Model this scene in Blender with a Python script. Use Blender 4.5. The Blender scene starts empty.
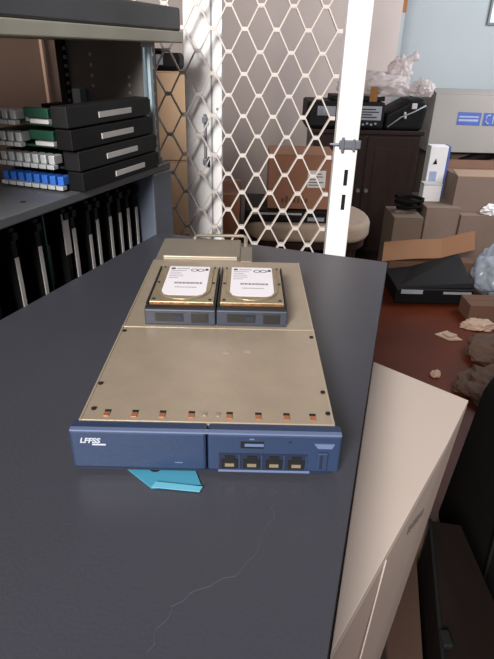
import bpy, bmesh, math, random
from mathutils import Vector, Matrix, noise
from math import radians, sin, cos, pi
random.seed(7)
SC = bpy.context.scene
COL = SC.collection

# ------------------------------------------------------------------ camera
cam_d = bpy.data.cameras.new('camera'); cam = bpy.data.objects.new('camera', cam_d); COL.objects.link(cam)
cam_d.sensor_fit = 'VERTICAL'; cam_d.sensor_height = 24.0; cam_d.lens = 530.0 / 659.0 * 24.0
cam_d.clip_start = 0.02; cam_d.clip_end = 60
PT, RL = radians(27.8), radians(1.4)
r0 = Vector((1, 0, 0)); u0 = Vector((0, sin(PT), cos(PT))); f0 = Vector((0, cos(PT), -sin(PT)))
rt = r0 * cos(RL) + u0 * sin(RL); up = -r0 * sin(RL) + u0 * cos(RL)
M = Matrix((rt, up, -f0)).transposed().to_4x4(); M.translation = Vector((0, 0, 1.2))
cam.matrix_world = M
SC.camera = cam

# ------------------------------------------------------------------ light
w = bpy.data.worlds.new('world'); SC.world = w; w.use_nodes = True
bg = w.node_tree.nodes['Background']; bg.inputs[0].default_value = (0.86, 0.93, 1.0, 1); bg.inputs[1].default_value = 0.15

def area(name, loc, target, sx, sy, power, col):
    l = bpy.data.lights.new(name, 'AREA'); l.shape = 'RECTANGLE'; l.size = sx; l.size_y = sy; l.energy = power; l.color = col
    o = bpy.data.objects.new(name, l); COL.objects.link(o); o.location = loc
    o.rotation_euler = (Vector(target) - Vector(loc)).to_track_quat('-Z', 'Y').to_euler(); return o
# daylight through the window of the back room (right side wall)
area('window_daylight', (2.22, 3.0, 1.7), (0.9, 3.6, 0.9), 1.3, 1.1, 42, (0.90, 0.95, 1.0))
# daylight of the open doorway behind the photographer
area('doorway_daylight', (-.95, -2.4, 2.7), (0.1, 1.0, 0.95), 1.0, 1.2, 280, (1.0, 0.95, 0.89))

vs = SC.view_settings
vs.view_transform = 'Standard'; vs.look = 'None'; vs.gamma = 1.0; vs.use_curve_mapping = False; vs.exposure = 0.0

# ------------------------------------------------------------------ materials
def lin(c):
    return tuple(((x / 255) / 12.92 if x / 255 <= 0.04045 else (((x / 255) + 0.055) / 1.055) ** 2.4) for x in c) + (1,)
def mat(name, rgb, rough=0.6, metal=0.0, var=0.08, scale=18.0, bump=0.0, spec=0.5, bscale=None, stretch=None, rgb2=None, alpha=1.0):
    m = bpy.data.materials.new(name); m.use_nodes = True; nt = m.node_tree; N = nt.nodes; L = nt.links
    b = N['Principled BSDF']; b.inputs['Roughness'].default_value = rough; b.inputs['Metallic'].default_value = metal
    b.inputs['Specular IOR Level'].default_value = spec; b.inputs['Alpha'].default_value = alpha
    tc = N.new('ShaderNodeTexCoord'); mp = N.new('ShaderNodeMapping'); L.new(tc.outputs['Object'], mp.inputs[0])
    if stretch: mp.inputs['Scale'].default_value = stretch
    no = N.new('ShaderNodeTexNoise'); no.inputs['Scale'].default_value = scale; no.inputs['Detail'].default_value = 4
    L.new(mp.outputs[0], no.inputs['Vector'])
    rp = N.new('ShaderNodeValToRGB'); a = lin(rgb); c2 = lin(rgb2) if rgb2 else None
    rp.color_ramp.elements[0].position = 0.3; rp.color_ramp.elements[1].position = 0.7
    rp.color_ramp.elements[0].color = tuple(max(0, x * (1 - var)) for x in a[:3]) + (1,)
    rp.color_ramp.elements[1].color = c2 if c2 else tuple(min(1, x * (1 + var)) for x in a[:3]) + (1,)
    L.new(no.outputs['Fac'], rp.inputs[0]); L.new(rp.outputs[0], b.inputs['Base Color'])
    if bump:
        n2 = N.new('ShaderNodeTexNoise'); n2.inputs['Scale'].default_value = bscale or scale * 6; n2.inputs['Detail'].default_value = 3
        L.new(mp.outputs[0], n2.inputs['Vector'])
        bp = N.new('ShaderNodeBump'); bp.inputs['Strength'].default_value = bump; bp.inputs['Distance'].default_value = 0.004
        L.new(n2.outputs['Fac'], bp.inputs['Height']); L.new(bp.outputs[0], b.inputs['Normal'])
    return m
def film(name, rgb, transp):
    m = bpy.data.materials.new(name); m.use_nodes = True; nt = m.node_tree; N = nt.nodes; L = nt.links
    b = N['Principled BSDF']; b.inputs['Base Color'].default_value = lin(rgb); b.inputs['Roughness'].default_value = 0.25
    tl = N.new('ShaderNodeBsdfTranslucent'); tl.inputs[0].default_value = lin(rgb)
    tr = N.new('ShaderNodeBsdfTransparent'); m1 = N.new('ShaderNodeMixShader'); m2 = N.new('ShaderNodeMixShader')
    no = N.new('ShaderNodeTexNoise'); no.inputs['Scale'].default_value = 9
    mr = N.new('ShaderNodeMapRange'); mr.inputs[3].default_value = transp - 0.15; mr.inputs[4].default_value = transp + 0.15
    L.new(no.outputs['Fac'], mr.inputs[0])
    m1.inputs[0].default_value = 0.4; L.new(b.outputs[0], m1.inputs[1]); L.new(tl.outputs[0], m1.inputs[2])
    L.new(mr.outputs[0], m2.inputs[0]); L.new(m1.outputs[0], m2.inputs[1]); L.new(tr.outputs[0], m2.inputs[2])
    L.new(m2.outputs[0], N['Material Output'].inputs[0]); return m

T = {}
T['table'] = mat('slate_powder_coat', (61, 62, 71), 0.3, 0, 0.05, 7, 0.08, 0.45, 400)
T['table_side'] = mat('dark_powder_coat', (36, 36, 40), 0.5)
T['gasket'] = mat('black_rubber', (14, 14, 15), 0.7)
T['scratch'] = mat('scratch_bare_metal', (74, 75, 83), 0.5)
T['rack'] = mat('rack_grey_paint', (66, 68, 74), 0.5, 0, 0.1)
T['rack_lit'] = mat('rack_grey_brightened', (104, 100, 98), 0.5, 0, 0.1)  # rack paint lightened to offset the shadow on the inner upright
T['rack_blue'] = mat('rack_bluegrey_paint', (92, 100, 116), 0.45, 0, 0.1)
T['rack_light'] = mat('rack_bare_lip', (164, 162, 148), 0.45, 0.2, 0.08)
T['shelf'] = mat('shelf_grey_paint', (84, 86, 92), 0.45, 0, 0.08)
T['steel'] = mat('blue_sheen_zinc', (168, 190, 200), 0.35, 0.6, 0.1)  # pale blue of the window reflections put into the zinc colour
T['hole'] = mat('black_hole', (8, 8, 8), 0.9)
T['holelight'] = mat('bright_bolt_zinc', (170, 165, 160), 0.4, 0.3)
T['black'] = mat('black_plastic', (12, 12, 13), 0.6, 0, 0.2, spec=0.2)
T['black_soft'] = mat('black_cloth', (10, 9, 9), 0.9, 0, 0.25, 30, 0.3, 0.15)
T['charcoal'] = mat('charcoal_plastic', (20, 20, 22), 0.6, 0, 0.15, spec=0.25)
T['pcb'] = mat('green_board', (22, 66, 52), 0.45, 0, 0.3, 60)
T['pcbdark'] = mat('dark_board', (18, 26, 26), 0.5, 0, 0.3, 60)
T['white'] = mat('white_paper', (222, 220, 222), 0.6, 0, 0.03)
T['strip'] = mat('grey_white_label', (186, 184, 184), 0.55, 0, 0.05)
T['blue'] = mat('blue_plug', (48, 104, 196), 0.4)
T['silverplug'] = mat('nickel_shell', (196, 200, 204), 0.35, 0.3)
T['brown_wall'] = mat('brown_painted_wall', (122, 98, 86), 0.8, 0, 0.05, 4)
T['whitemetal'] = mat('white_powder_coat', (238, 238, 240), 0.35, 0, 0.02)
T['lattice'] = mat('offwhite_powder_coat', (198, 190, 186), 0.4, 0, 0.03)
T['groove'] = mat('grey_seal', (140, 142, 150), 0.6)
T['lock'] = mat('worn_grey_metal', (120, 124, 134), 0.4, 0.5)
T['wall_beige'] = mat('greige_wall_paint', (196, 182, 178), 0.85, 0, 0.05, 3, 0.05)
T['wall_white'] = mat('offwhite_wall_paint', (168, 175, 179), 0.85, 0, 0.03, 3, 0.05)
T['ceil'] = mat('low_bounce_ceiling', (84, 66, 56), 0.7, 0, 0.2, 4)  # dark tone chosen to cut bounce from the unseen ceiling
T['wall_dim'] = mat('low_bounce_wall', (104, 90, 82), 0.85, 0, 0.05, 3)  # brown chosen to cut bounce off the unseen side wall
T['wood_trim'] = mat('orange_brown_wood', (150, 92, 50), 0.5, 0, 0.2, 6, stretch=(8, 8, 0.6))
T['floor'] = mat('red_brown_lino', (80, 30, 14), 0.42, 0, 0.35, 2.2, 0.05, 0.22, rgb2=(96, 42, 22))
T['card'] = mat('tan_cardboard', (124, 105, 95), 0.85, 0, 0.06, 5, 0.05)
T['card_dark'] = mat('brown_cardboard', (100, 70, 54), 0.85, 0, 0.08, 5, 0.05)
T['card_mid'] = mat('dull_cardboard', (104, 88, 76), 0.85, 0, 0.08, 5, 0.05)
T['card_red'] = mat('reddish_cardboard', (150, 106, 84), 0.85, 0, 0.08, 5, 0.05)
T['card_pale'] = mat('pale_cardboard', (146, 121, 102), 0.85, 0, 0.06, 5, 0.05)
T['card_grey'] = mat('grey_white_cardboard', (150, 145, 141), 0.8, 0, 0.04, 4, 0.03)
T['card_white'] = mat('white_cardboard', (188, 175, 168), 0.75, 0, 0.03, 5, 0.03)
T['card_sheet'] = mat('curled_brown_cardboard', (130, 92, 64), 0.85, 0, 0.06, 5, 0.05)
T['floor_shade_brown'] = mat('painted_floor_shade', (66, 46, 36), 0.85, 0, 0.1, 5)  # dark brown standing in for shade on the floor
T['card_light'] = mat('light_tan_cardboard', (204, 172, 140), 0.85, 0, 0.06, 5, 0.05)
T['ink'] = mat('grey_print_ink', (70, 66, 66), 0.8)
T['inkblue'] = mat('blue_print_ink', (72, 92, 160), 0.7)
T['inkpale'] = mat('pale_print_ink', (150, 160, 190), 0.7)
T['tape'] = mat('packing_tape', (140, 96, 52), 0.3)
T['darkwood'] = mat('dark_stained_wood', (34, 19, 17), 0.45, 0, 0.35, 5, 0.05, 0.4, stretch=(9, 9, 0.8))
T['boxwood'] = mat('dark_brown_veneer', (22, 14, 12), 0.7, 0, 0.25, 5, 0, 0.15, stretch=(6, 1, 1))
T['cushion'] = mat('beige_upholstery', (166, 148, 132), 0.9, 0, 0.06, 30, 0.2)
T['greyplate'] = mat('grey_plate', (146, 150, 160), 0.5)
T['bag'] = film('crinkled_plastic_film', (226, 214, 214), 0.35)
T['bagblue'] = film('bluish_plastic_film', (200, 210, 226), 0.2)
T['lid'] = mat('galvanised_steel', (160, 147, 131), 0.30, 0.3, 0.05, 40, 0.05, 0.5)
T['lid_edge'] = mat('cut_steel_edge', (176, 164, 146), 0.35, 0.4)
T['rear'] = mat('dull_galvanised_steel', (134, 126, 114), 0.5, 0.35, 0.06, 30)
T['bezel'] = mat('slate_blue_plastic', (39, 54, 83), 0.42, 0, 0.04, 30, 0.05, 0.5, 500)
T['bezel_hi'] = mat('pale_blue_plastic', (92, 106, 140), 0.35, 0, 0.03)
T['bezel_dark'] = mat('deep_blue_plastic', (26, 34, 56), 0.5)
T['logo'] = mat('pale_logo_print', (176, 182, 196), 0.5)
T['copper'] = mat('copper_clip', (170, 112, 84), 0.35, 0.4)
T['port'] = mat('port_interior', (12, 13, 16), 0.6)
T['contact'] = mat('port_contact_metal', (150, 140, 120), 0.4, 0.5)
T['screw'] = mat('zinc_screw', (170, 164, 150), 0.35, 0.7)
T['hdd'] = mat('cast_aluminium', (158, 144, 120), 0.38, 0.55, 0.08, 60, 0.05)
T['hdd_gold'] = mat('brassy_steel_edge', (160, 118, 76), 0.35, 0.55, 0.2, 120)
T['hddlabel'] = mat('drive_label_paper', (226, 224, 234), 0.5, 0, 0.02)
T['carrier'] = mat('bluegrey_carrier_plastic', (48, 54, 68), 0.45, 0, 0.1)
T['carrier_dark'] = mat('dark_carrier_plastic', (24, 23, 24), 0.5, 0, 0.1)
T['cyan'] = mat('cyan_paper', (62, 136, 164), 0.6, 0, 0.04)
T['cyan_lo'] = mat('cyan_paper_back', (88, 158, 182), 0.6, 0, 0.04)
T['scrap'] = mat('crumpled_paper', (176, 150, 132), 0.8, 0, 0.05)
T['brownpaper'] = mat('brown_paper', (84, 62, 50), 0.85, 0, 0.1)
T['frame'] = mat('picture_frame_grey', (96, 104, 110), 0.5)
T['pic'] = mat('picture_pale_print', (196, 208, 214), 0.4, 0, 0.2, 12)

# ------------------------------------------------------------------ mesh helpers
class MB:
    def __init__(s): s.bm = bmesh.new()
    def box(s, a, b, rot=None, piv=None):
        vs_ = [s.bm.verts.new((x, y, z)) for x in (a[0], b[0]) for y in (a[1], b[1]) for z in (a[2], b[2])]
        for f in ((0, 1, 3, 2), (4, 6, 7, 5), (0, 4, 5, 1), (2, 3, 7, 6), (0, 2, 6, 4), (1, 5, 7, 3)): s.bm.faces.new([vs_[i] for i in f])
        if rot is not None:
            bmesh.ops.rotate(s.bm, verts=vs_, cent=piv or [(a[i] + b[i]) / 2 for i in range(3)], matrix=rot)
        return vs_
    def hexa(s, bot, top):
        v = [s.bm.verts.new(p) for p in list(bot) + list(top)]; n = len(bot)
        s.bm.faces.new(v[:n][::-1]); s.bm.faces.new(v[n:])
        for i in range(n): s.bm.faces.new((v[i], v[(i + 1) % n], v[n + (i + 1) % n], v[n + i]))
    def prism(s, poly, z0, z1): s.hexa([(x, y, z0) for x, y in poly], [(x, y, z1) for x, y in poly])
    def vprism(s, poly, y0, y1): s.hexa([(x, y0, z) for x, z in poly], [(x, y1, z) for x, z in poly])
    def cyl(s, a, b, r, n=14, r2=None):
        a = Vector(a); b = Vector(b); q = (b - a).to_track_quat('Z', 'Y'); r2 = r if r2 is None else r2
        s.hexa([a + q @ Vector((r * cos(2 * pi * i / n), r * sin(2 * pi * i / n), 0)) for i in range(n)],
               [b + q @ Vector((r2 * cos(2 * pi * i / n), r2 * sin(2 * pi * i / n), 0)) for i in range(n)])
    def tube(s, pts, r, n=8):
        pts = [Vector(p) for p in pts]; rings = []
        for i, p in enumerate(pts):
            t = (pts[min(i + 1, len(pts) - 1)] - pts[max(i - 1, 0)]).normalized(); q = t.to_track_quat('Z', 'Y')
            rr = r[i] if isinstance(r, (list, tuple)) else r
            rings.append([s.bm.verts.new(p + q @ Vector((rr * cos(2 * pi * k / n), rr * sin(2 * pi * k / n), 0))) for k in range(n)])
        for A, B in zip(rings, rings[1:]):
            for k in range(n): s.bm.faces.new((A[k], A[(k + 1) % n], B[(k + 1) % n], B[k]))
        s.bm.faces.new(rings[0][::-1]); s.bm.faces.new(rings[-1])
    def blob(s, c, rad, amp, freq, sub=4, seed=0.0, flat=None):
        g = bmesh.ops.create_icosphere(s.bm, subdivisions=sub, radius=1.0)
        for v in g['verts']:
            d = v.co.normalized(); k = 1 + amp * noise.noise(d * freq + Vector((seed, seed, seed))) + amp * .5 * noise.noise(d * freq * 2.7 + Vector((seed, 3, 1)))
            p = Vector((d.x * rad[0] * k, d.y * rad[1] * k, d.z * rad[2] * k)) + Vector(c)
            if flat is not None and p.z < flat: p.z = flat
            v.co = p
    def build(s, name, m, parent=None, bevel=0.0, seg=2, smooth=False):
        bmesh.ops.recalc_face_normals(s.bm, faces=s.bm.faces[:])
        me = bpy.data.meshes.new(name); s.bm.to_mesh(me); s.bm.free()
        me.materials.append(T[m] if isinstance(m, str) else m)
        o = bpy.data.objects.new(name, me); COL.objects.link(o)
        if parent: o.parent = parent
        if bevel:
            b = o.modifiers.new('bevel', 'BEVEL'); b.width = bevel; b.segments = seg; b.limit_method = 'ANGLE'; b.angle_limit = radians(40)
        if smooth:
            for p in me.polygons: p.use_smooth = True
        return o
def one(name, m, a, b, parent=None, bevel=0.0, **k):
    q = MB(); q.box(a, b, **k); return q.build(name, m, parent, bevel)
def tag(o, label=None, cat=None, group=None, kind=None):
    if label: o['label'] = label
    if cat: o['category'] = cat
    if group: o['group'] = group
    if kind: o['kind'] = kind
    return o
def thing(name, label, cat, loc=(0, 0, 0), rz=0.0, group=None):
    o = bpy.data.objects.new(name, None); COL.objects.link(o); o.location = loc; o.rotation_euler = (0, 0, rz); o.empty_display_size = .05
    return tag(o, label, cat, group)
def struct(name, m, a, b): return tag(one(name, m, a, b), kind='structure')
def text_mesh(name, body, size, m, parent, loc, rot, ext=0.0002, spacing=1.0, shear=0.0):
    c = bpy.data.curves.new(name, 'FONT'); c.body = body; c.size = size; c.extrude = ext; c.space_character = spacing; c.shear = shear; c.offset = size * .03
    t = bpy.data.objects.new(name, c); COL.objects.link(t); bpy.context.view_layer.update()
    me = bpy.data.meshes.new_from_object(t.evaluated_get(bpy.context.evaluated_depsgraph_get()))
    bpy.data.objects.remove(t); bpy.data.curves.remove(c); me.materials.clear(); me.materials.append(T[m])
    o = bpy.data.objects.new(name, me); COL.objects.link(o); o.parent = parent; o.location = loc; o.rotation_euler = rot; return o
def copy_tree(o, parent=None):
    c = o.copy(); COL.objects.link(c)
    if parent: c.parent = parent
    for ch in list(o.children): copy_tree(ch, c)
    return c

# ------------------------------------------------------------------ setting
struct('floor', 'floor', (-2.2, -1.2, -.05), (2.3, 4.5, 0))
struct('wall_back_left', 'wall_beige', (-1.6, 3.9, 0), (.93, 4.02, 3.2))
struct('wall_back_right', 'wall_white', (.93, 4.4, 0), (2.3, 4.5, 3.2))
q = MB(); q.box((2.25, 1.9, 0), (2.35, 4.5, 1.1)); q.box((2.25, 1.9, 2.25), (2.35, 4.5, 3.2)); q.box((2.25, 1.9, 1.1), (2.35, 2.3, 2.25)); q.box((2.25, 3.7, 1.1), (2.35, 4.5, 2.25))
q.box((2.25, -1.2, 0), (2.35, 1.9, 3.2))  # unseen front stretch, added to block sky light from the right
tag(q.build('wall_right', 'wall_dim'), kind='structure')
struct('ceiling', 'ceil', (-2.2, -1.2, 3.2), (2.35, 4.5, 3.25))  # unseen, added to hold back ambient light and raise contrast
q = MB(); q.box((2.26, 2.3, 1.1), (2.33, 2.35, 2.25)); q.box((2.26, 3.65, 1.1), (2.33, 3.7, 2.25)); q.box((2.26, 2.3, 1.1), (2.33, 3.7, 1.15)); q.box((2.26, 2.3, 2.2), (2.33, 3.7, 2.25)); q.box((2.27, 2.98, 1.1), (2.32, 3.02, 2.25))
tag(q.build('window_1', 'whitemetal'), kind='structure')
tag(one('trim_1', 'wood_trim', (.93, 3.9, 1.43), (.955, 4.0, 3.2)), kind='structure')
tag(one('trim_2', 'wall_white', (.93, 3.9, 0), (.95, 4.0, 1.43)), kind='structure')

# rack frame: s runs along the front of the rack, q into it
D = Vector((.354, .935, 0)).normalized(); NN = Vector((D.y, -D.x, 0)); RANG = math.atan2(D.y, D.x)
RP = Vector((-.312, .566, 0))
def R(s, qq, z): 
    v = RP + D * s - NN * qq; return (v.x, v.y, z)
# local frame of things aligned with the rack: x = s, y = q
wl = MB(); wl.box((-1.0, 0, 0), (.56, .03, 2.0))
o = tag(wl.build('wall_left', 'brown_wall'), kind='structure'); o.location = R(0, .27, 0); o.rotation_euler = (0, 0, RANG)
tr = MB(); tr.box((.0, -.006, 0), (.006, 0, 2.0))
o = tag(tr.build('trim_3', 'brown_wall'), kind='structure'); o.location = R(.475, .27, 0); o.rotation_euler = (0, 0, RANG)

# ------------------------------------------------------------------ grey cabinet that serves as a table
TC = [(-.159, .914), (.219, .789), (.0205, .07), (-.42, .226)]
tb = thing('equipment_cabinet', 'waist-high slate grey metal cabinet whose flat top carries the blue-fronted unit', 'cabinet', (0, .5, 0))
def off(poly, d):
    c = Vector((sum(p[0] for p in poly) / 4, sum(p[1] for p in poly) / 4)); out = []
    for p in poly:
        v = Vector(p) - c; out.append(tuple(c + v * (1 - d / v.length)))
    return out
L = lambda poly: [(x, y - .5) for x, y in poly]
q = MB(); q.prism(L(off(TC, .0015)), .9075, .91); q.build('top_panel', 'table', tb)
q = MB(); q.prism(L(TC), .890, .9075); q.build('gasket', 'gasket', tb)
q = MB(); q.prism(L(off(TC, .002)), .06, .890); q.build('body', 'table_side', tb, .002)
q = MB(); q.prism(L(off(TC, .04)), 0, .06); q.build('plinth', 'gasket', tb)
q = MB()
pts = [(-.05, .172), (-.042, .195), (-.034, .205), (-.012, .218), (.0, .222), (.02, .262), (.024, .285)]
fine = []
for i in range(len(pts) - 1):
    for k in range(5):
        t = k / 5; fine.append((pts[i][0] * (1 - t) + pts[i + 1][0] * t + .002 * sin(9 * t + i), pts[i][1] * (1 - t) + pts[i + 1][1] * t))
q.tube([(x, y - .5, .9099) for x, y in fine], .0003, 5); q.build('scratch', 'scratch', tb)

# ------------------------------------------------------------------ rack
rk = thing('equipment_rack', 'grey open steel rack with one shelf and a deep top fascia beside the grey cabinet', 'rack', R(0, 0, 0), RANG)
q = MB(); q.box((-.5, .0, 1.208), (.53, .19, 1.226)); q.build('top_lip', 'rack_light', rk, .002)
q = MB(); q.box((-.5, .004, 1.226), (.53, .19, 1.262)); q.build('top_fascia', 'rack', rk, .004)
q = MB(); q.box((-.5, 0, 1.004), (.465, .19, 1.0175)); sh = q.build('shelf', 'shelf', rk, .002)
for k in range(4):
    q = MB(); q.cyl((.02 + .05 * k - .05, .03, 1.0172), (.02 + .05 * k - .05, .03, 1.0180), .004); q.build('vent_hole', 'hole', sh)
q = MB(); q.box((-.5, 0, .77), (.465, .19, .785)); q.build('lower_shelf', 'shelf', rk)
# right hand upright: an angle of front flange and inner side panel
q = MB(); q.box((.418, .019, 1.0175), (.462, .024, 1.208)); q.box((.418, .024, 1.0175), (.423, .17, 1.208)); up_ = q.build('upright', 'rack_lit', rk)
q = MB(); q.box((.419, .0165, 1.02), (.444, .019, 1.2)); q.tube([(.436, .0165, 1.02), (.436, .0165, 1.2)], .006); q.build('blue_sheen_zinc', 'steel', up_)
for k in range(8):
    q = MB(); q.cyl((.452, .0185, 1.05 + .02 * k), (.452, .0192, 1.05 + .02 * k), .0028, 8); q.build('bolt_hole', 'holelight', up_)
for k in range(9):
    if k != 4: q = MB(); q.cyl((.4172, .118, 1.06 + .016 * k), (.4182, .118, 1.06 + .016 * k), .003, 8); q.build('bolt_hole', 'holelight', up_)
for k in range(4):
    q = MB(); q.cyl((.4172, .045, 1.12 + .012 * k), (.4182, .045, 1.12 + .012 * k), .0028, 8); q.build('bolt_hole', 'holelight', up_)
q = MB(); q.box((.405, .166, 1.0175), (.423, .178, 1.208)); bp_ = q.build('rear_post', 'hole', rk)
q = MB()
for k in range(12): q.box((.408, .1645, 1.045 + .0135 * k), (.4145, .166, 1.0505 + .0135 * k))
q.build('square_hole', 'holelight', bp_)
q = MB(); q.box((.400, .134, 1.03), (.417, .15, 1.135)); q.build('blue_sheen_bit', 'steel', rk)  # steel bit coloured as the blue reflection on the rear post
q = MB(); q.box((.40, 0, .785), (.465, .19, 1.004)); q.build('end_panel', 'rack_blue', rk, .002)
q = MB(); q.box((-.5, .178, .785), (.40, .19, 1.004)); q.build('back_panel', 'hole', rk)
q = MB(); q.box((-.5, 0, 0), (.465, .19, .77)); q.build('base', 'rack', rk)

# stack of four circuit modules on the shelf
MODL = ['black circuit module with a row of blue plugs, bottom of the shelf stack',
        'black circuit module with a long row of white plugs, just above the blue-plugged one',
        'black circuit module with few plugs, second from the top of the stack',
        'topmost black circuit module of the stack, its green board open to view']
for i in range(4):
    z0 = 1.0175 + .0285 * i; dx = (.0, -.004, -.014, -.018)[i]
    md = thing('circuit_module', MODL[i], 'circuit module', R(.195 + dx, -.012, z0), RANG, 'circuit modules stacked on the rack shelf')
    q = MB(); q.box((0, 0, .001), (.205, .026, .0275)); q.box((.195, .003, .004), (.214, .05, .024)); q.build('housing', 'charcoal' if i % 2 else 'black', md, .0015)
    q = MB(); q.box((.0, .026, .003), (.2, .15, .0055)); bd = q.build('board', 'pcb' if i > 1 else 'pcbdark', md)
    q = MB(); q.box((0.02, .032, .0055), (.19, .145, .019)); q.build('cover', 'pcbdark' if i > 1 else 'black', md, .002) if i < 3 else q.bm.free()
    if i == 3:
        for (x, y, w_, h, m_) in ((.03, .05, .03, .008, 'black'), (.08, .06, .05, .006, 'charcoal'), (.02, .1, .04, .009, 'pcbdark'), (.11, .11, .04, .012, 'black'), (.01, .07, .012, .012, 'strip'), (.14, .04, .02, .007, 'strip'), (.05, .035, .03, .004, 'silverplug')):
            one('chip', m_, (x, y, .0055), (x + w_, y + w_ * .6, .0055 + h), bd)
    q = MB(); st0 = .06 + (.018, .004, .006, .008)[i]; q.box((st0, -.0012, .009), (st0 + .082, 0, .0165)); q.build('label_strip', 'strip', md)
    n = (8, 7, 3, 3)[i]
    for k in range(n):
        y0 = (.027 if i == 0 else .034 if i == 1 else .075) + k * .0138
        pl = one('plug', 'blue' if i == 0 else 'silverplug', (-.010, y0, .009), (.008, y0 + .0095, .021), md, .0012)
        q = MB(); q.box((-.014, y0 - .001, .003), (-.004, y0 + .0105, .0085)); q.build('plug_shell', 'silverplug', pl, .0008)
    if i in (2, 3):
        one('connector', 'strip', (-.003, .028, .0055), (.012, .058, .0105), md)
        one('socket', 'pcb', (.0, .03, .012), (.01, .07, .024), md, .001)
# cards standing in the lower bay
CARDS = [(.02, .0, .0, 0), (.045, 0, 0, 0), (.091, .95, .006, 1), (.136, .952, .006, 1), (.194, .984, .013, 1), (.211, .957, .007, 1), (.249, .936, .006, 1), (.270, .955, .006, 1), (.305, .951, .006, 1), (.334, .95, .006, 1), (.359, .952, .006, 1), (.385, .948, .006, 1)]
CL = ['dark card with no visible strip at the near end of the lower rack bay', 'blank dark card, second from the near end of the lower rack bay',
      'dark card with the lowest long pale strip, nearest striped card in the lower bay', 'dark card with a pale strip beside the green-edged board in the lower bay',
      'dark card with the widest, highest white strip in the lower bay', 'dark card just beyond the wide white strip in the lower bay',
      'dark card with the short strip, second beyond the wide white strip', 'dark card third beyond the wide white strip in the lower bay', 'dark card fourth beyond the wide white strip in the lower bay',
      'dark card third from the blue-grey end panel in the lower bay', 'dark card second from the blue-grey end panel in the lower bay', 'dark card nearest the blue-grey end panel in the lower bay']
for i, (s, zt, wd, lab) in enumerate(CARDS):
    cd = thing('blade_card', CL[i], 'circuit card', R(s, .03, .785), RANG, 'cards in the lower rack bay')
    q = MB(); q.box((-.0045, 0, 0), (.0045, .13, .205)); q.build('carrier', 'black', cd, .001)
    if lab:
        ln = .062 if wd > .01 else .12
        q = MB(); q.box((-wd / 2, -.0015, zt - ln - .785), (wd / 2, 0, zt - .785)); q.build('label_strip', 'strip', cd)
        q = MB(); q.box((-.0045, -.005, .19), (.0045, 0, .2)); q.build('ejector', 'black', cd)
cd = thing('circuit_board', 'bare green-edged circuit board upright between dark cards in the lower bay', 'circuit board', R(.153, .032, .785), RANG)
one('board', 'pcb', (-.001, 0, 0), (.0015, .12, .212), cd); one('connector', 'pcbdark', (.0015, .002, .1), (.008, .02, .16), cd)

# ------------------------------------------------------------------ blue fronted storage unit on the cabinet
sv = thing('storage_controller', 'long half-width unit with slate blue front and galvanised cover on the grey top', 'electronic unit', (-.0285, .309, .91), radians(.2)); sv.scale = (1.012, 1.0, .93)
ch = MB(); ch.box((-.0955, .012, .003), (.0955, .358, .0418)); ch = ch.build('chassis', 'rear', sv, .001)
q = MB(); q.box((-.096, .0125, .0418), (.096, .1655, .0436)); q.build('front_cover', 'lid', sv, .0006)
q = MB(); q.box((-.0955, .166, .0418), (.0955, .358, .0434)); q.build('rear_cover', 'lid', sv, .0006)
q = MB(); q.box((-.096, .1645, .0434), (.096, .1665, .0440)); q.build('cover_crease', 'lid_edge', sv)
for x in (-.0947, .0947): one('cover_edge', 'lid_edge', (x - .0007, .0125, .0430), (x + .0007, .357, .0441), sv)
q = MB(); q.box((-.0955, .358, .003), (.018, .456, .0415)); q.build('power_module', 'rear', sv, .002)
q = MB(); q.box((-.084, .366, .0413), (.014, .370, .0462)); q.box((-.084, .366, .0413), (.014, .378, .0422)); q.build('flange', 'lid_edge', sv, .0004)
q = MB(); q.hexa([(.018, .358, .003), (.038, .358, .003), (.038, .44, .003), (.018, .44, .003)], [(.018, .358, .044), (.034, .358, .044), (.034, .43, .04), (.018, .43, .04)]); q.build('connector_block', 'rear', sv, .002)
q = MB(); q.tube([(-.05, .452, .0413), (-.05, .456, .0440), (-.045, .46, .0455), (.02, .462, .0455), (.025, .46, .044), (.025, .43, .036)], .0028); q.build('pull_handle', 'rear', sv, smooth=True)
# copper clips along the front of the cover
CLX = [-.0765, -.0555, -.0345, -.0125, .0165, .0385, .0600, .0800]
for x in CLX:
    one('clip', 'copper', (x - .0022, .0165, .0436), (x + .0022, .022, .0446), sv, .0004)
    one('clip_slot', 'hole', (x - .0024, .0225, .0436), (x + .0024, .0255, .0439), sv)
for (x, y) in ((-.088, .026), (.092, .026), (-.0025, .022), (.0075, .022), (-.0915, .061), (-.0915, .155), (.0915, .055), (.0915, .15)):
    q = MB(); q.cyl((x, y, .0434), (x, y, .0446), .0020, 10)
    q.build('screw', 'screw' if abs(x) < .03 else 'hole', sv)
for x, y in ((-.02, .002 + .085), (.0, .09)):
    q = MB(); q.blob((x + .03, y + .03, .0436), (.004, .003, .0005), .4, 2, 2); 
    q.build('dent', 'lid_edge', sv)
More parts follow.
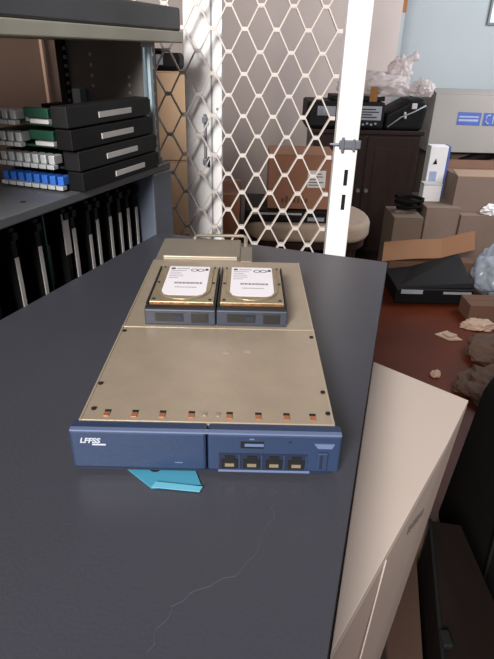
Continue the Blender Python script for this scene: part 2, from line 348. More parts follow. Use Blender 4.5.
# front bezel: blank left module and right module with ports
q = MB(); q.box((-.1, -.001, .0055), (.0002, .0125, .0434)); bl = q.build('blank_bezel', 'bezel', sv, .0022, 3)
q = MB(); q.box((.0012, -.001, .0055), (.1, .0125, .0434)); br = q.build('port_bezel', 'bezel', sv, .0022, 3)
q = MB(); q.box((-.0993, -.0008, .0424), (.0993, .004, .0440)); q.build('bezel_ridge', 'bezel_hi', sv, .0006)
q = MB(); q.box((-.094, .0, .0035), (.094, .010, .0056)); q.build('lower_lip', 'bezel_dark', sv)
lg = text_mesh('logo', 'LFFSS', .0066, 'logo', bl, (-.0925, -.0012, .0320), (pi / 2, 0, 0), .0002, .95, .25)
q = MB(); q.box((-.0835, -.0014, .0296), (-.0735, -.001, .0310)); q.build('logo_underline', 'logo', bl)
q = MB(); q.box((-.0235, -.0014, .013), (-.0175, -.001, .0138)); q.build('small_mark', 'bezel_hi', bl)
# port strip
q = MB(); q.box((.0095, -.0014, .0075), (.0755, -.001, .0245)); ps = q.build('port_strip', 'bezel_dark', br)
q = MB(); q.box((.009, -.0018, .005), (.078, -.001, .0072)); q.build('strip_ledge', 'bezel_hi', br, .0003)
for k in range(4):
    x = .0175 + .0166 * k
    q = MB(); q.vprism([(x - .0062, .0095), (x + .0062, .0095), (x + .0062, .0185), (x + .0035, .0185), (x + .0035, .0222), (x - .0035, .0222), (x - .0035, .0185), (x - .0062, .0185)], -.0022, -.0012)
    pt = q.build('network_port', 'port', br)
    one('contacts', 'contact', (x - .0034, -.0026, .0115), (x + .0034, -.0022, .0146), pt)
    q = MB(); q.box((x + .0066, -.0020, .0085), (x + .0080, -.0014, .0235)); q.build('port_divider', 'bezel', pt)
q = MB(); q.box((.0255, -.0016, .0300), (.0425, -.001, .0365)); us = q.build('usb_port', 'port', br)
one('usb_tongue', 'bezel_hi', (.0285, -.0020, .0322), (.0425, -.0016, .0348), us)
one('led', 'bezel_hi', (.032, -.0016, .0385), (.0355, -.001, .0396), br)
one('led', 'bezel_dark', (.061, -.0016, .036), (.0625, -.001, .0375), br)
q = MB(); q.vprism([(.0795, .0358), (.0945, .0358), (.0928, .0312), (.0825, .0312)], -.0018, -.001); q.build('badge', 'bezel_hi', br)
q = MB(); q.box((.0825, -.0028, .0085), (.0905, -.001, .0272)); lt = q.build('latch', 'bezel', br, .0012)
one('latch_slot', 'bezel_dark', (.0845, -.0032, .011), (.0865, -.0028, .0250), lt)
for x in (-.08, .08):
    for y in (.03, .32):
        q = MB(); q.cyl((x, y, 0), (x, y, .0032), .006); q.build('foot', 'gasket', sv)

# ------------------------------------------------------------------ two small hard drives in their carriers
def make_drive(label, loc, rz):
    t = thing('hard_drive', label, 'hard drive', loc, rz, 'hard drives on the galvanised cover')
    q = MB(); q.box((-.0358, -.002, 0), (.0358, .008, .0175)); fr = q.build('front_panel', 'carrier', t, .0012)
    one('front_slot', 'carrier_dark', (-.025, -.0026, .0045), (.0035, -.002, .0135), fr)
    one('slot_grip', 'bezel_dark', (-.006, -.003, .0065), (.002, -.0026, .0115), fr)
    one('release_button', 'carrier_dark', (.0115, -.0028, .0035), (.0285, -.002, .0145), fr, .0006)
    one('top_ledge', 'carrier_dark', (-.0355, .001, .0175), (.0355, .008, .0182), fr)
    q = MB(); q.box((-.0355, .008, 0), (-.0340, .112, .0200)); q.box((.0340, .008, 0), (.0355, .112, .0200)); q.box((-.0332, .008, 0), (.0332, .112, .0018)); q.build('sled', 'carrier_dark', t)
    q = MB(); q.box((-.0335, .0125, .0), (.0335, .1115, .0165)); bd = q.build('drive_body', 'hdd', t, .0015); bd.location.z = .0035
    q = MB(); q.box((-.0315, .0115, .0095), (.0315, .0128, .0155))
    for k in range(6): q.box((-.028 + k * .0105, .0108, .0105), (-.0225 + k * .0105, .0115, .0150))
    q.build('front_edge', 'hdd_gold', bd)
    # raised platter cover, rounded at the front
    pr_ = []
    for a in range(0, 181, 12): pr_.append((.0285 * cos(radians(180 + a)), .045 + .0285 * sin(radians(180 + a))))
    pr_ += [(.0285, .108), (-.0285, .108)]
    q = MB(); q.prism(pr_, .0165, .0178); q.build('platter_cover', 'hdd', bd, .0006)
    for (x, y) in ((-.029, .018), (.029, .018), (-.029, .108), (.029, .108), (-.0302, .062), (.0302, .062)):
        q = MB(); q.cyl((x, y, .0164), (x, y, .0172), .0017, 10); q.build('screw', 'carrier_dark', bd)
    lp = []
    for i, (x, y) in enumerate([(-.0235, .108), (-.0235, .036), (-.0205, .0285), (-.015, .0255), (.015, .0255), (.0205, .0285), (.0235, .036), (.0235, .108)]): lp.append((x, y))
    q = MB(); q.prism(lp, .0178, .0180); lb = q.build('paper_label', 'hddlabel', bd)
    q = MB()
    q.box((-.021, .0985, .0180), (-.0165, .1035, .0181))
    for k in range(5): q.box((-.021, .094 - .0055 * k, .0180), (-.021 + (.018, .012, .015, .016, .011)[k], .0948 - .0055 * k, .0181))
    q.box((-.015, .100, .0180), (.0, .1012, .0181))
    for k in range(20): q.box((-.0125 + k * .00155, .056, .0180), (-.0125 + k * .00155 + (.0008 if k % 3 else .0011), .0605, .0181))
    for k in range(14): q.box((-.0105 + k * .0017, .0455, .0180), (-.0105 + k * .0017 + .0009, .0475, .0181))
    q.build('label_print', 'ink', lb)
    q = MB()
    for x, r in ((.006, .0042), (.0135, .0042)):
        for k in range(16):
            a0 = 2 * pi * k / 16; a1 = 2 * pi * (k + 1) / 16
            q.hexa([(x + rr * cos(a), .0965 + rr * sin(a), .0180) for rr, a in ((r, a0), (r, a1), (r * .7, a1), (r * .7, a0))], [(x + rr * cos(a), .0965 + rr * sin(a), .0181) for rr, a in ((r, a0), (r, a1), (r * .7, a1), (r * .7, a0))])
    q.box((.0185, .0955, .0180), (.022, .1015, .0181)); q.build('approval_mark', 'ink', lb)
    return t
make_drive('hard drive in a dark carrier on the metal cover, left of the pair', (-.0680, .4805, .9506), radians(.4))
make_drive('hard drive in a dark carrier on the metal cover, right of the pair', (.0046, .4815, .9506), radians(.4))

# cyan paper tag poking out from under the front
tg = thing('paper_tag', 'bright cyan paper tag sticking out from under the blue-fronted unit', 'paper tag', (-.006, .007, .9101))
q = MB(); q.hexa([(-.099, .345, 0), (-.094, .314, 0), (-.062, .2855, 0), (-.026, .2905, 0), (-.036, .318, 0), (-.036, .345, 0)],
                 [(-.099, .345, .0005), (-.094, .314, .0005), (-.062, .2855, .0012), (-.026, .2905, .0012), (-.036, .318, .0005), (-.036, .345, .0005)]); q.build('tag_sheet', 'cyan', tg)
q = MB(); q.hexa([(-.062, .2855, .0012), (-.026, .2820, .0012), (-.024, .2865, .0012), (-.0595, .2905, .0012)], [(-.062, .2855, .002), (-.026, .2820, .002), (-.024, .2865, .0025), (-.0595, .2905, .0025)]); q.build('folded_edge', 'cyan_lo', tg)
q = MB(); q.cyl((-.0625, .307, .0008), (-.0625, .307, .0014), .005); q.build('punched_hole', 'hole', tg)

# ------------------------------------------------------------------ white carton with drawn-in side wall beside the cabinet
wc = thing('white_carton', 'tall white cardboard carton with a printed side wall tilted into shade against the grey cabinet', 'cardboard box', (0, 0, 0))
P1, P2, P3, P4 = (.1866, .668), (.293, .575), (.237, .487), (.0684, .238)
B1, B2, B3, B4 = (.172, .60), (.225, .545), (.158, .440), (.0715, .245)  # base drawn in to fit the outline and darken the side wall
q = MB(); q.hexa([(x, y, 0) for x, y in (B1, B2, B3, B4)], [(x, y, .793) for x, y in (P1, P2, P3, P4)]); cbod = q.build('carton_body', 'card_white', wc, .002)
q = MB(); q.prism([P1, P2, P3, P4], .7935, .8); q.build('top_flap', 'card_white', wc, .001)
def wallpt(t, z, o=.0006):
    t /= .3007; A = Vector((*P4, .793)).lerp(Vector((*P3, .793)), t); B = Vector((*B4, 0)).lerp(Vector((*B3, 0)), t)
    return B.lerp(A, z / .793) + Vector((.828, -.56, 0)) * o
for k in range(8):
    f = k / 7; t, z = .268 - .075 * f, .715 + .036 * f; w_ = .0035 if k not in (2, 6) else .0018
    q = MB(); cs_ = [(t, z), (t + w_, z - .003), (t + w_ + .003, z + .006), (t + .003, z + .009)]
    q.hexa([wallpt(a_, b_, .0001) for a_, b_ in cs_], [wallpt(a_, b_) for a_, b_ in cs_]); q.build('printed_mark', 'ink', cbod)
q = MB(); q.tube([wallpt(.114, .79, .0003), wallpt(.106, .60, .0003), wallpt(.10, .3, .0003)], .0008, 6); q.build('crease', 'card_white', cbod)

# ------------------------------------------------------------------ security door and the white door behind it
sd = thing('white_door', 'white door edge with a dark handle seen through the diamond lattice', 'door', (0, 1.26, 0))
one('leaf', 'whitemetal', (-.1455, -.02, 0), (-.090, .02, 2.1), sd, .002)
one('seal', 'groove', (-.0905, -.018, 0), (-.0865, .015, 2.1), sd)
one('jamb', 'whitemetal', (-.0865, -.02, 0), (-.066, .02, 2.1), sd, .002)
q = MB(); q.box((-.106, -.026, .965), (-.100, -.02, 1.075)); q.box((-.108, -.038, .970), (-.098, -.02, .982)); q.box((-.108, -.038, 1.058), (-.098, -.02, 1.07)); hd = q.build('handle', 'lock', sd, .001)
one('handle_inset', 'groove', (-.1045, -.0275, .985), (-.1015, -.026, 1.055), hd)
one('keyhole', 'hole', (-.0975, -.0225, .962), (-.093, -.02, .985), sd)
q = MB(); q.cyl((-.076, -.021, 1.085), (-.076, -.0195, 1.085), .003); q.build('screw', 'lock', sd)

ld = thing('security_door', 'white sliding security door with diamond lattice and latch stile behind the cabinet', 'security door', (0, 1.2, 0))
q = MB(); q.box((.1785, -.014, 0), (.2275, .014, 2.1)); stl = q.build('stile', 'whitemetal', ld, .003)
HP, RH = .03125, .03995
q = MB()
x_first = -.05 - HP * 8
fl_ = .0052
for row in range(-30, 22):
    zc = 1.2765 + row * RH
    if zc < .05 or zc > 2.08: continue
    # each strip runs as a zigzag with short flats at its welds, filling the band zc-RH .. zc
    pts = []
    for k in range(0, 16):
        x = x_first + HP * k
        z = zc if (k + row) % 2 == 0 else zc - RH
        s_ = -.0008 if z == zc else .0008
        pts += [(x - fl_, z + s_), (x + fl_, z + s_)]
    pts = [p for p in pts if p[0] < .182] + []
    hw = .0028; prev = None; yo = .0008 * (row % 2)
    for p in pts:
        v = [q.bm.verts.new((p[0], yy, p[1] + zz)) for yy, zz in ((-.006 - yo, -hw), (.006 - yo, -hw), (.006 - yo, hw), (-.006 - yo, hw))]
        if prev:
            for i in range(4): q.bm.faces.new((prev[i], prev[(i + 1) % 4], v[(i + 1) % 4], v[i]))
        else: q.bm.faces.new(v)
        prev = v
    q.bm.faces.new(prev[::-1])
q.build('lattice', 'lattice', ld)
q = MB(); q.box((.186, -.022, 1.018), (.232, -.014, 1.036)); lk = q.build('latch', 'lock', ld, .002)
q = MB(); q.cyl((.186, -.018, 1.027), (.166, -.018, 1.027), .0035, 10, .002); q.box((.190, -.026, 1.012), (.196, -.022, 1.042)); q.box((.214, -.026, 1.015), (.219, -.022, 1.039)); q.build('lever', 'lock', lk, .001)
for z0 in (.94, .886): one('slot', 'hole', (.204, -.0152, z0), (.212, -.0138, z0 + .034), stl)
one('bottom_rail', 'whitemetal', (-.3, -.012, .02), (.1785, .012, .06), ld)

# ------------------------------------------------------------------ cartons helper
def carton(label, a, b, m, rz=0.0, tape=True, name='cardboard_box'):
    cx, cy = (a[0] + b[0]) / 2, (a[1] + b[1]) / 2; hx, hy, h = (b[0] - a[0]) / 2, (b[1] - a[1]) / 2, b[2] - a[2]
    t = thing(name, label, 'cardboard box', (cx, cy, a[2]), rz)
    q = MB(); q.box((-hx, -hy, 0), (hx, hy, h - .004)); q.build('box_body', m, t, .004)
    q = MB(); q.box((-hx, -hy, h - .004), (hx, -.002, h)); q.box((-hx, .002, h - .004), (hx, hy, h)); q.build('flaps', m, t, .001)
    if tape:
        q = MB(); q.box((-.02, -hy - .0012, h * .72), (.02, -hy, h)); q.box((-hx + .004, -.02, h), (hx - .004, .02, h + .0008)); q.build('tape', 'tape', t)
    return t
# tan cartons past the rack, seen through the lattice
carton('tan cardboard carton at the foot of the pile beyond the lattice', (-.62, 1.85, 0), (-.20, 2.2, .60), 'card_light', tape=False)
carton('tan cardboard carton in the middle of the pile beyond the lattice', (-.61, 1.86, .602), (-.205, 2.2, .86), 'card_light', tape=False)
carton('pale tan carton on top of the pile beyond the lattice, under the black case', (-.60, 1.86, .862), (-.21, 2.19, 1.135), 'card_light', tape=False)
bc = thing('camera_case', 'small black case sitting on the tan carton pile beyond the lattice', 'case', (-.28, 1.93, 1.137))
one('case_body', 'black', (-.13, -.06, 0), (.048, .06, .05), bc, .012); one('case_lid', 'charcoal', (-.12, -.055, .05), (-.01, .055, .062), bc, .006); one('clasp', 'greyplate', (-.028, -.064, .015), (-.005, -.06, .045), bc, .002)
carton('reddish brown carton low behind the white door edge, beside the beige bench', (-.36, 2.5, 0), (-.05, 2.85, .595), 'card_red', tape=False)

# ------------------------------------------------------------------ beige bench and the things on it
bn = thing('padded_bench', 'beige padded bench with rounded ends behind the lattice', 'bench', (.295, 2.5, 0))
out = []
for a in range(-90, 91, 15): out.append((.20 + .125 * cos(radians(a)), .22 + .22 * sin(radians(a))))
for a in range(90, 271, 15): out.append((-.20 + .125 * cos(radians(a)), .22 + .22 * sin(radians(a))))
q = MB(); q.prism(out, .365, .46); q.build('seat', 'cushion', bn, .03, 5, True)
q = MB(); q.prism([(x * .94, .22 + (y - .22) * .94) for x, y in out], .33, .365); q.build('seat_rail', 'darkwood', bn)
for sx in (-.22, .22):
    for y in (.06, .38): q = MB(); q.cyl((sx, y, 0), (sx, y, .335), .016, 12, .024); q.build('leg', 'darkwood', bn)
pr2 = thing('flat_device', 'flat black device lying on the beige bench under the brown carton', 'electronic unit', (.19, 2.53, .46))
one('device_body', 'black', (-.215, 0, 0), (.215, .34, .058), pr2, .008); one('device_front', 'charcoal', (-.205, -.006, .008), (.205, 0, .035), pr2, .003)
one('front_trim', 'strip', (-.19, -.008, .040), (.06, -.001, .048), pr2); one('control_panel', 'greyplate', (.09, -.008, .012), (.17, -.005, .03), pr2)
bx = carton('brown carton with a white address sticker on the flat black device behind the lattice', (.085, 2.56, .52), (.395, 2.82, .775), 'card_red', tape=False)
st = one('sticker', 'white', (.03, -.1312, .105), (.115, -.13, .185), bx)
q = MB()
for k in range(5): q.box((.036, -.1315, .115 + .013 * k), (.036 + (.05, .07, .04, .065, .06)[k], -.1312, .119 + .013 * k))
q.build('sticker_print', 'ink', st)
q = MB()
for k in range(7): q.box((-.09 + .019 * k, -.1305, .03), (-.078 + .019 * k, -.13, .062 if k % 2 else .052))
q.build('printed_marks', 'card_dark', bx)

# ------------------------------------------------------------------ dark wooden cabinet and its load
cb = thing('wooden_cabinet', 'dark stained wooden cabinet behind the latch stile', 'cabinet', (.70, 3.3, 0))
one('carcass', 'darkwood', (-.33, .012, .05), (.30, .46, .775), cb, .003); one('top', 'darkwood', (-.345, 0, .775), (.315, .47, .8), cb, .004); one('plinth', 'black', (-.32, .03, 0), (.29, .45, .05), cb)
for x0, x1, hx in ((-.325, -.018, -.04), (-.012, .295, .01)):
    dr = one('door', 'darkwood', (x0, 0, .06), (x1, .012, .765), cb, .003)
    q = MB(); q.cyl((hx, -.018, .45), (hx, 0, .45), .011); q.build('knob', 'lock', dr)
    q = MB(); q.box((x0 + .05, -.003, .12), (x1 - .05, 0, .70)); q.build('raised_panel', 'darkwood', dr, .003)
sr = thing('stereo', 'wide black stereo with a grey label plate on the dark wooden cabinet', 'stereo', (.54, 3.3, .8))
one('case', 'black', (-.225, .0, .004), (.225, .3, .15), sr, .012)
q = MB(); q.vprism([(-.205, .02), (.205, .02), (.205, .135), (-.205, .135)], -.006, 0); fp = q.build('fascia', 'charcoal', sr, .004)
q = MB(); q.cyl((-.125, -.012, .1), (-.125, -.006, .1), .02, 20); q.cyl((-.125, -.03, .1), (-.125, -.012, .1), .012, 16); q.build('dial', 'greyplate', sr)
one('dial_plate', 'greyplate', (-.165, -.0075, .075), (-.06, -.006, .125), sr, .003)
lp_ = one('label_plate', 'greyplate', (.065, -.0085, .055), (.205, -.006, .13), sr, .002)
q = MB()
for k in range(4): q.box((.08, -.0092, .068 + k * .014), (.08 + (.1, .07, .11, .09)[k], -.0085, .0735 + k * .014))
q.build('plate_print', 'charcoal', lp_)
for k in range(6): one('button', 'greyplate', (.05 + .024 * k, -.012, .026 + .006 * (k % 2)), (.062 + .024 * k, -.006, .036 + .006 * (k % 2)), sr, .001)
fd = thing('flat_player', 'thin flat black player lying on top of the wide black stereo', 'electronic unit', (.6, 3.36, .95))
one('case', 'black', (-.14, 0, .002), (.17, .2, .028), fd, .004); one('front', 'charcoal', (-.13, -.003, .006), (.16, 0, .022), fd)
sc_ = thing('black_suitcase', 'bulging black case with silver clasps and carrying handle at the end of the cabinet top', 'case', (.89, 3.3, .8))
q = MB(); q.vprism([(-.115, 0), (.105, 0), (.12, .12), (.10, .175), (.02, .165), (-.06, .12), (-.115, .09)], .0, .28); q.build('shell', 'black', sc_, .02, 3)
q = MB(); q.tube([(-.10, -.004, .02), (-.03, -.008, .075), (.04, -.008, .105), (.105, -.004, .14)], .004); q.build('rim', 'greyplate', sc_, smooth=True)
for p in ((-.01, .09), (-.005, .068)): one('clasp', 'strip', (p[0] - .006, -.014, p[1]), (p[0] + .006, -.002, p[1] + .014), sc_, .002)
one('tag_plate', 'strip', (.025, -.006, .12), (.055, .002, .15), sc_, .003)
# bags and bits on top
pb = thing('plastic_bag', 'crumpled pinkish clear plastic bag heaped over the stereo and the black case', 'plastic bag', (.78, 3.44, .93))
q = MB(); q.blob((-.06, .03, .088), (.21, .13, .085), .28, 2.0, 5, 2.0, .046); q.build('bag_body', 'bag', pb, smooth=True)
q = MB(); q.blob((.09, .08, .165), (.075, .05, .085), .32, 2.4, 5, 7.0); q.build('bag_top', 'bag', pb, smooth=True)
q = MB(); q.tube([(.10, .08, .20), (.13, .08, .235), (.16, .08, .25), (.185, .08, .262)], [.03, .022, .02, .03], 10); q.build('bag_neck', 'bag', pb, smooth=True)
pb3 = thing('plastic_bag', 'loose clear bag with dark contents at the end of the cabinet beside the grey carton', 'plastic bag', (.97, 3.40, .985))
q = MB(); q.blob((.02, .0, .035), (.065, .06, .05), .35, 2.4, 5, 11.0, -.005); q.build('bag_body', 'bag', pb3, smooth=True)
q = MB(); q.blob((.015, .045, .035), (.018, .018, .02), .3, 2, 3, 1.0); q.build('contents', 'charcoal', pb3)
wb = thing('small_white_box', 'little white box beside a black ball on the thin flat player', 'box', (.725, 3.42, .978))
one('box_body', 'white', (-.05, 0, .0), (.05, .06, .035), wb, .003); one('box_lid', 'strip', (-.052, -.002, .027), (.052, .062, .04), wb, .002)
q = MB(); q.blob((.0, .0, .026), (.033, .03, .027), .08, 2, 3, 0); bk = tag(q.build('black_ball', 'black', None, smooth=True), 'small black ball lying on the thin flat player before the little white box', 'ball'); bk.location = (.715, 3.385, .979)
tpz = thing('cardboard_strip', 'upright strip of orange-brown cardboard leaning on the black stereo under the bag', 'cardboard', (.69, 3.325, .952))
one('strip_sheet', 'tape', (-.018, -.004, 0), (.026, .0, .078), tpz)

# ------------------------------------------------------------------ boxes along the pale wall
carton('big plain cardboard carton on the floor carrying the grey printed carton', (1.19, 3.72, 0), (1.80, 4.15, .632), 'card_mid', tape=False)
gb = carton('big grey-white carton with a blue printed label, high against the pale wall', (1.15, 3.64, .634), (1.80, 4.12, .985), 'card_grey', tape=False)
q = MB(); q.vprism([(-.165, .17), (-.015, .168), (-.015, .245), (-.165, .247)], -.2412, -.24); l1 = q.build('printed_label', 'inkblue', gb)
q = MB(); q.box((-.155, -.2416, .192), (-.03, -.2412, .205)); q.box((-.155, -.2416, .215), (-.03, -.2412, .224)); q.build('label_text', 'inkpale', l1)
q = MB(); q.box((.0, -.2412, .168), (.09, -.24, .245)); l2 = q.build('printed_label', 'inkblue', gb)
q = MB(); q.tube([(.035 + .018 * cos(a * .5), -.2414, .206 + .025 * sin(a * .5)) for a in range(2, 11)], .004); q.box((.062, -.2416, .18), (.068, -.2412, .232)); q.build('label_text', 'inkpale', l2)
q = MB(); q.hexa([(-.325, -.24, .351), (.325, -.24, .351), (.325, .0, .362), (-.29, .0, .362)], [(-.325, -.24, .355), (.325, -.24, .355), (.325, .0, .37), (-.29, .0, .37)]); q.build('lid_flap', 'card_grey', gb)

carton('small dull cardboard carton on the floor at the corner of the wooden cabinet', (.84, 3.03, 0), (1.01, 3.285, .36), 'card_mid', tape=False)
carton('plain tan carton on the floor under the tall white carton', (1.092, 3.25, 0), (1.30, 3.66, .365), 'card', tape=False)
carton('tan carton on the floor carrying the open carton', (1.308, 3.24, 0), (1.75, 3.64, .325), 'card', tape=False)
wt = thing('tall_carton', 'tall narrow white carton with blue edges and a small black mark', 'cardboard box', (1.195, 3.50, .366))
one('carton_body', 'white', (-.062, 0, 0), (.05, .09, .325), wt, .003)
q = MB(); q.box((.05, -.001, 0), (.064, .09, .325)); q.build('blue_edge', 'inkblue', wt, .002); one('base_band', 'inkblue', (-.02, -.002, .003), (.05, 0, .022), wt)
q = MB(); q.vprism([(-.035, .215), (-.008, .215), (-.018, .25)], -.002, 0); q.build('mark', 'black', wt)
one('print', 'inkpale', (-.045, -.0015, .10), (.0, 0, .17), wt)
ws = thing('small_carton', 'small plain white box in front of the tall blue-edged carton', 'box', (1.152, 3.40, .366))
one('box_body', 'white', (-.055, 0, 0), (.06, .08, .108), ws, .003); one('box_lid', 'strip', (-.056, -.001, .1), (.061, .081, .112), ws, .002)
q = MB(); q.tube([(.02 + .075 * cos(a * .7) + .012 * sin(a * 1.9), .05 * sin(a * .7), .012 + .0035 * a) for a in range(0, 24)], .011, 7); cbx = tag(q.build('cable_coil', 'black_soft', None, smooth=True), 'tangled black cable coil on the small dull carton', 'cable'); cbx.location = (.93, 3.16, .362)
# open carton
oc = thing('open_carton', 'open pale carton with lifted flaps before the big plain carton', 'cardboard box', (1.43, 3.32, .327))
q = MB(); q.box((-.16, 0, 0), (.17, .004, .215)); q.box((-.16, .26, 0), (.17, .264, .215)); q.box((-.16, .004, 0), (-.156, .26, .215)); q.box((.166, .004, 0), (.17, .26, .215)); q.box((-.156, .004, 0), (.166, .26, .004)); q.build('box_body', 'card', oc)
q = MB(); q.hexa([(-.16, 0, .215), (.17, 0, .215), (.17, .11, .235), (-.16, .11, .235)], [(-.16, 0, .219), (.17, 0, .219), (.17, .11, .239), (-.16, .11, .239)]); q.build('front_flap', 'card_pale', oc)
q = MB(); q.hexa([(-.162, .264, .215), (.17, .264, .215), (.17, .31, .26), (-.162, .31, .26)], [(-.162, .264, .219), (.17, .264, .219), (.17, .31, .264), (-.162, .31, .264)]); q.build('rear_flap', 'card_dark', oc)
sp = MB(); sp.tube([(0, 0, 0), (.02, 0, .07), (.07, 0, .14), (.15, .0, .20), (.26, 0, .235), (.36, 0, .25)], [.02, .022, .025, .03, .03, .02], 10)
spo = tag(sp.build('shoulder_strap', 'boxwood', None, smooth=True), 'dark brown padded strap draped up the side of the big plain carton', 'strap'); spo.location = (1.265, 3.69, .368)
wp = MB(); wp.blob((0, 0, .022), (.06, .03, .04), .5, 3, 4, 5, 0); wpo = tag(wp.build('crumpled_packet', 'white', None), 'crumpled silvery white packet on the tan carton in front of the open one', 'packet'); wpo.location = (1.51, 3.275, .326)

# ------------------------------------------------------------------ floor clutter
bg_ = thing('black_deck', 'flat black equipment case with grey strips lying on the red-brown floor', 'electronic unit', (.99, 2.60, 0))
q = MB(); q.box((-.20, 0, .012), (.215, .30, .095)); q.build('case', 'black', bg_, .006)
q = MB(); q.hexa([(-.20, .02, .095), (.215, .02, .095), (.215, .30, .095), (-.20, .30, .095)], [(-.16, .05, .10), (.21, .03, .125), (.21, .30, .20), (-.05, .30, .115)]); q.build('draped_cover', 'charcoal', bg_, .006)
one('front_label', 'greyplate', (-.175, -.004, .070), (-.06, 0, .092), bg_); one('front_label', 'greyplate', (.05, -.004, .072), (.20, 0, .084), bg_)
for x in (-.17, .18):
    for y in (.04, .26): q = MB(); q.cyl((x, y, 0), (x, y, .013), .014); q.build('foot', 'gasket', bg_)
q = MB(); q.cyl((.195, -.003, .04), (.195, 0, .04), .008); q.build('jack', 'greyplate', bg_)
cs = MB()
n = 14; A = []; Bv = []
for k in range(n + 1):
    t = k / n; x = -.24 + .52 * t; z = .134 + .07 * t * t + .012 * abs(sin(t * 5)); A.append((x, .0, z)); 
q = MB()
for k in range(n):
    x0, _, z0 = A[k]; x1, _, z1 = A[k + 1]
    q.hexa([(x0, 0, z0), (x1, 0, z1), (x1 + .03, .12, z1 + .075), (x0 + .03, .12, z0 + .075)], [(x0, 0, z0 + .004), (x1, 0, z1 + .004), (x1 + .03, .12, z1 + .079), (x0 + .03, .12, z0 + .079)])
bmesh.ops.remove_doubles(q.bm, verts=q.bm.verts[:], dist=.0001)
cs.bm.free()
cso = tag(q.build('cardboard_sheet', 'card_sheet', None), 'curled sheet of brown cardboard lying over the back of the flat black case', 'cardboard'); cso.location = (1.01, 2.905, 0)
q2 = MB(); q2.box((-.2, .0, 0), (.3, .085, .13)); 
bxx = tag(q2.build('cardboard_tray', 'card_dark', None, .004), 'low dark cardboard tray on the floor propping the curled sheet', 'cardboard box'); bxx.location = (1.02, 2.93, 0)
bb = thing('plastic_sack', 'bluish white plastic sack full of dark things beside the flat black case', 'plastic bag', (1.40, 2.76, 0))
q = MB(); q.blob((0, 0, .14), (.15, .14, .15), .2, 2.2, 5, 3, 0.0); q.build('sack_body', 'bagblue', bb, smooth=True)
q = MB(); q.blob((0, 0, .09), (.12, .11, .06), .25, 2.2, 4, 9, 0.002); q.build('contents', 'charcoal', bb)
ps1 = MB(); ps1.hexa([(-.055, .01, .001), (-.005, -.05, .001), (.06, -.045, .002), (.01, .035, .001)], [(-.055, .01, .004), (-.005, -.05, .010), (.06, -.045, .005), (.01, .035, .012)])
ps1.hexa([(-.02, .01, .008), (.0, -.03, .009), (.04, -.02, .008), (.015, .02, .009)], [(-.02, .01, .012), (.0, -.03, .013), (.04, -.02, .020), (.015, .02, .012)])
po = tag(ps1.build('paper_scrap', 'scrap'), 'torn pale pink paper scrap alone on the red-brown floor', 'paper'); po.location = (.965, 2.26, 0)
def scrap(label, loc, sx, sy, m, seed, h=.05):
    q = MB(); q.blob((0, 0, h * .3), (sx, sy, h), .3, 1.8, 4, seed, 0.001); o = tag(q.build('crumpled_paper', m), label, 'paper'); o.location = loc; return o
scrap('crumpled pale brown paper before the bluish sack, uppermost of the paper heap', (1.15, 2.36, 0), .08, .05, 'scrap', 1.3, .03)
scrap('wide crumpled brown wrapping paper on the floor at the frame edge', (1.20, 2.08, 0), .20, .16, 'brownpaper', 5.1, .07)
scrap('crumpled brown paper nearest the black bag on the floor', (1.03, 1.78, 0), .17, .16, 'brownpaper', 8.4, .06)
scrap('tiny pale paper ball on the floor near the white carton corner', (.80, 1.90, 0), .022, .018, 'scrap', 2.2, .02)
carton('low brown carton on the floor in front of the bluish sack', (1.12, 2.42, 0), (1.55, 2.56, .09), 'card_dark', tape=False)

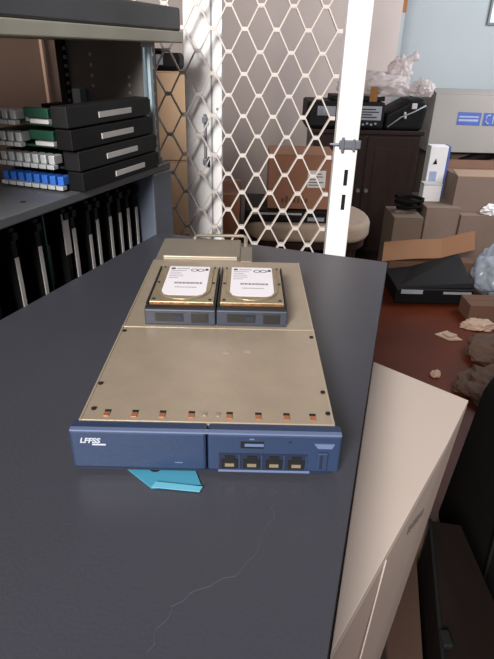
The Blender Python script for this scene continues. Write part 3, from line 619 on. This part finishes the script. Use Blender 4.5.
# ------------------------------------------------------------------ dark things at lower right
bgq = thing('black_bag', 'tall black bag standing at the frame edge with a thin pale piping', 'bag', (.735, .98, 0))
q = MB()
prof = [(-.21, -.26), (.25, -.26), (.25, .22), (-.10, .22), (-.18, .12)]
q.hexa([(x, y, 0) for x, y in prof], [(x * .92 + .02, y * .92, .52) for x, y in prof]); q.build('bag_body', 'black_soft', bgq, .05, 4, True)
q = MB(); q.tube([(-.196, -.2, .10), (-.188, -.17, .3), (-.178, -.13, .44), (-.15, -.02, .51), (-.10, .12, .522)], .004); q.build('piping', 'charcoal', bgq, smooth=True)
q = MB(); q.tube([(-.05, -.1, .50), (-.04, -.08, .56), (.0, .0, .58), (.04, .08, .56), (.05, .1, .50)], .012, 10); q.build('handle', 'black_soft', bgq, smooth=True)
db = thing('wooden_crate', 'dark brown wooden box with a grey edge lying next to the black bag', 'box', (.41, .70, 0))
q = MB(); q.hexa([(.0, .135, 0), (.065, .125, 0), (.065, -.30, 0), (-.09, -.28, 0)], [(.0, .135, .3), (.065, .125, .3), (.065, -.30, .3), (-.09, -.28, .3)]); q.build('box_body', 'boxwood', db, .004)
q = MB(); q.tube([(.0, .135, .302), (-.03, -.0, .302), (-.055, -.11, .302), (-.09, -.28, .302)], .004); q.build('edge_strip', 'charcoal', db)
q = MB(); q.box((-.062, -.15, .30), (-.044, -.12, .311)); q.build('corner_fitting', 'charcoal', db, .003)
carton('dull brown carton on the floor behind the dark wooden box', (.36, .90, 0), (.47, 1.20, .36), 'card_mid', radians(-12), tape=False)

floor_shade = thing('cardboard_box', 'low dark brown box added over lit floor between white carton and dark wooden box', 'cardboard box', (.30, .60, 0))  # added block hiding a lit strip of floor that should lie dark
q = MB(); q.prism([(-.05, -.17), (.005, -.17), (.085, .20), (.0, .20)], 0, .22); q.build('box_body', 'floor_shade_brown', floor_shade, .003)
q = MB(); q.prism([(-.048, -.168), (.003, -.168), (.083, .198), (.002, .198)], .2205, .224); q.build('flaps', 'floor_shade_brown', floor_shade)

# ------------------------------------------------------------------ picture on the pale wall
pf = thing('picture', 'pale picture in a thin grey frame hanging high on the white wall', 'picture', (1.83, 4.4, 1.60))
q = MB(); q.box((-.17, -.02, -.205), (.17, -.001, -.19)); q.box((-.17, -.02, .19), (.17, -.001, .205)); q.box((-.17, -.02, -.19), (-.155, -.001, .19)); q.box((.155, -.02, -.19), (.17, -.001, .19)); q.build('frame', 'frame', pf)
one('print', 'pic', (-.155, -.008, -.19), (.155, -.002, .19), pf)
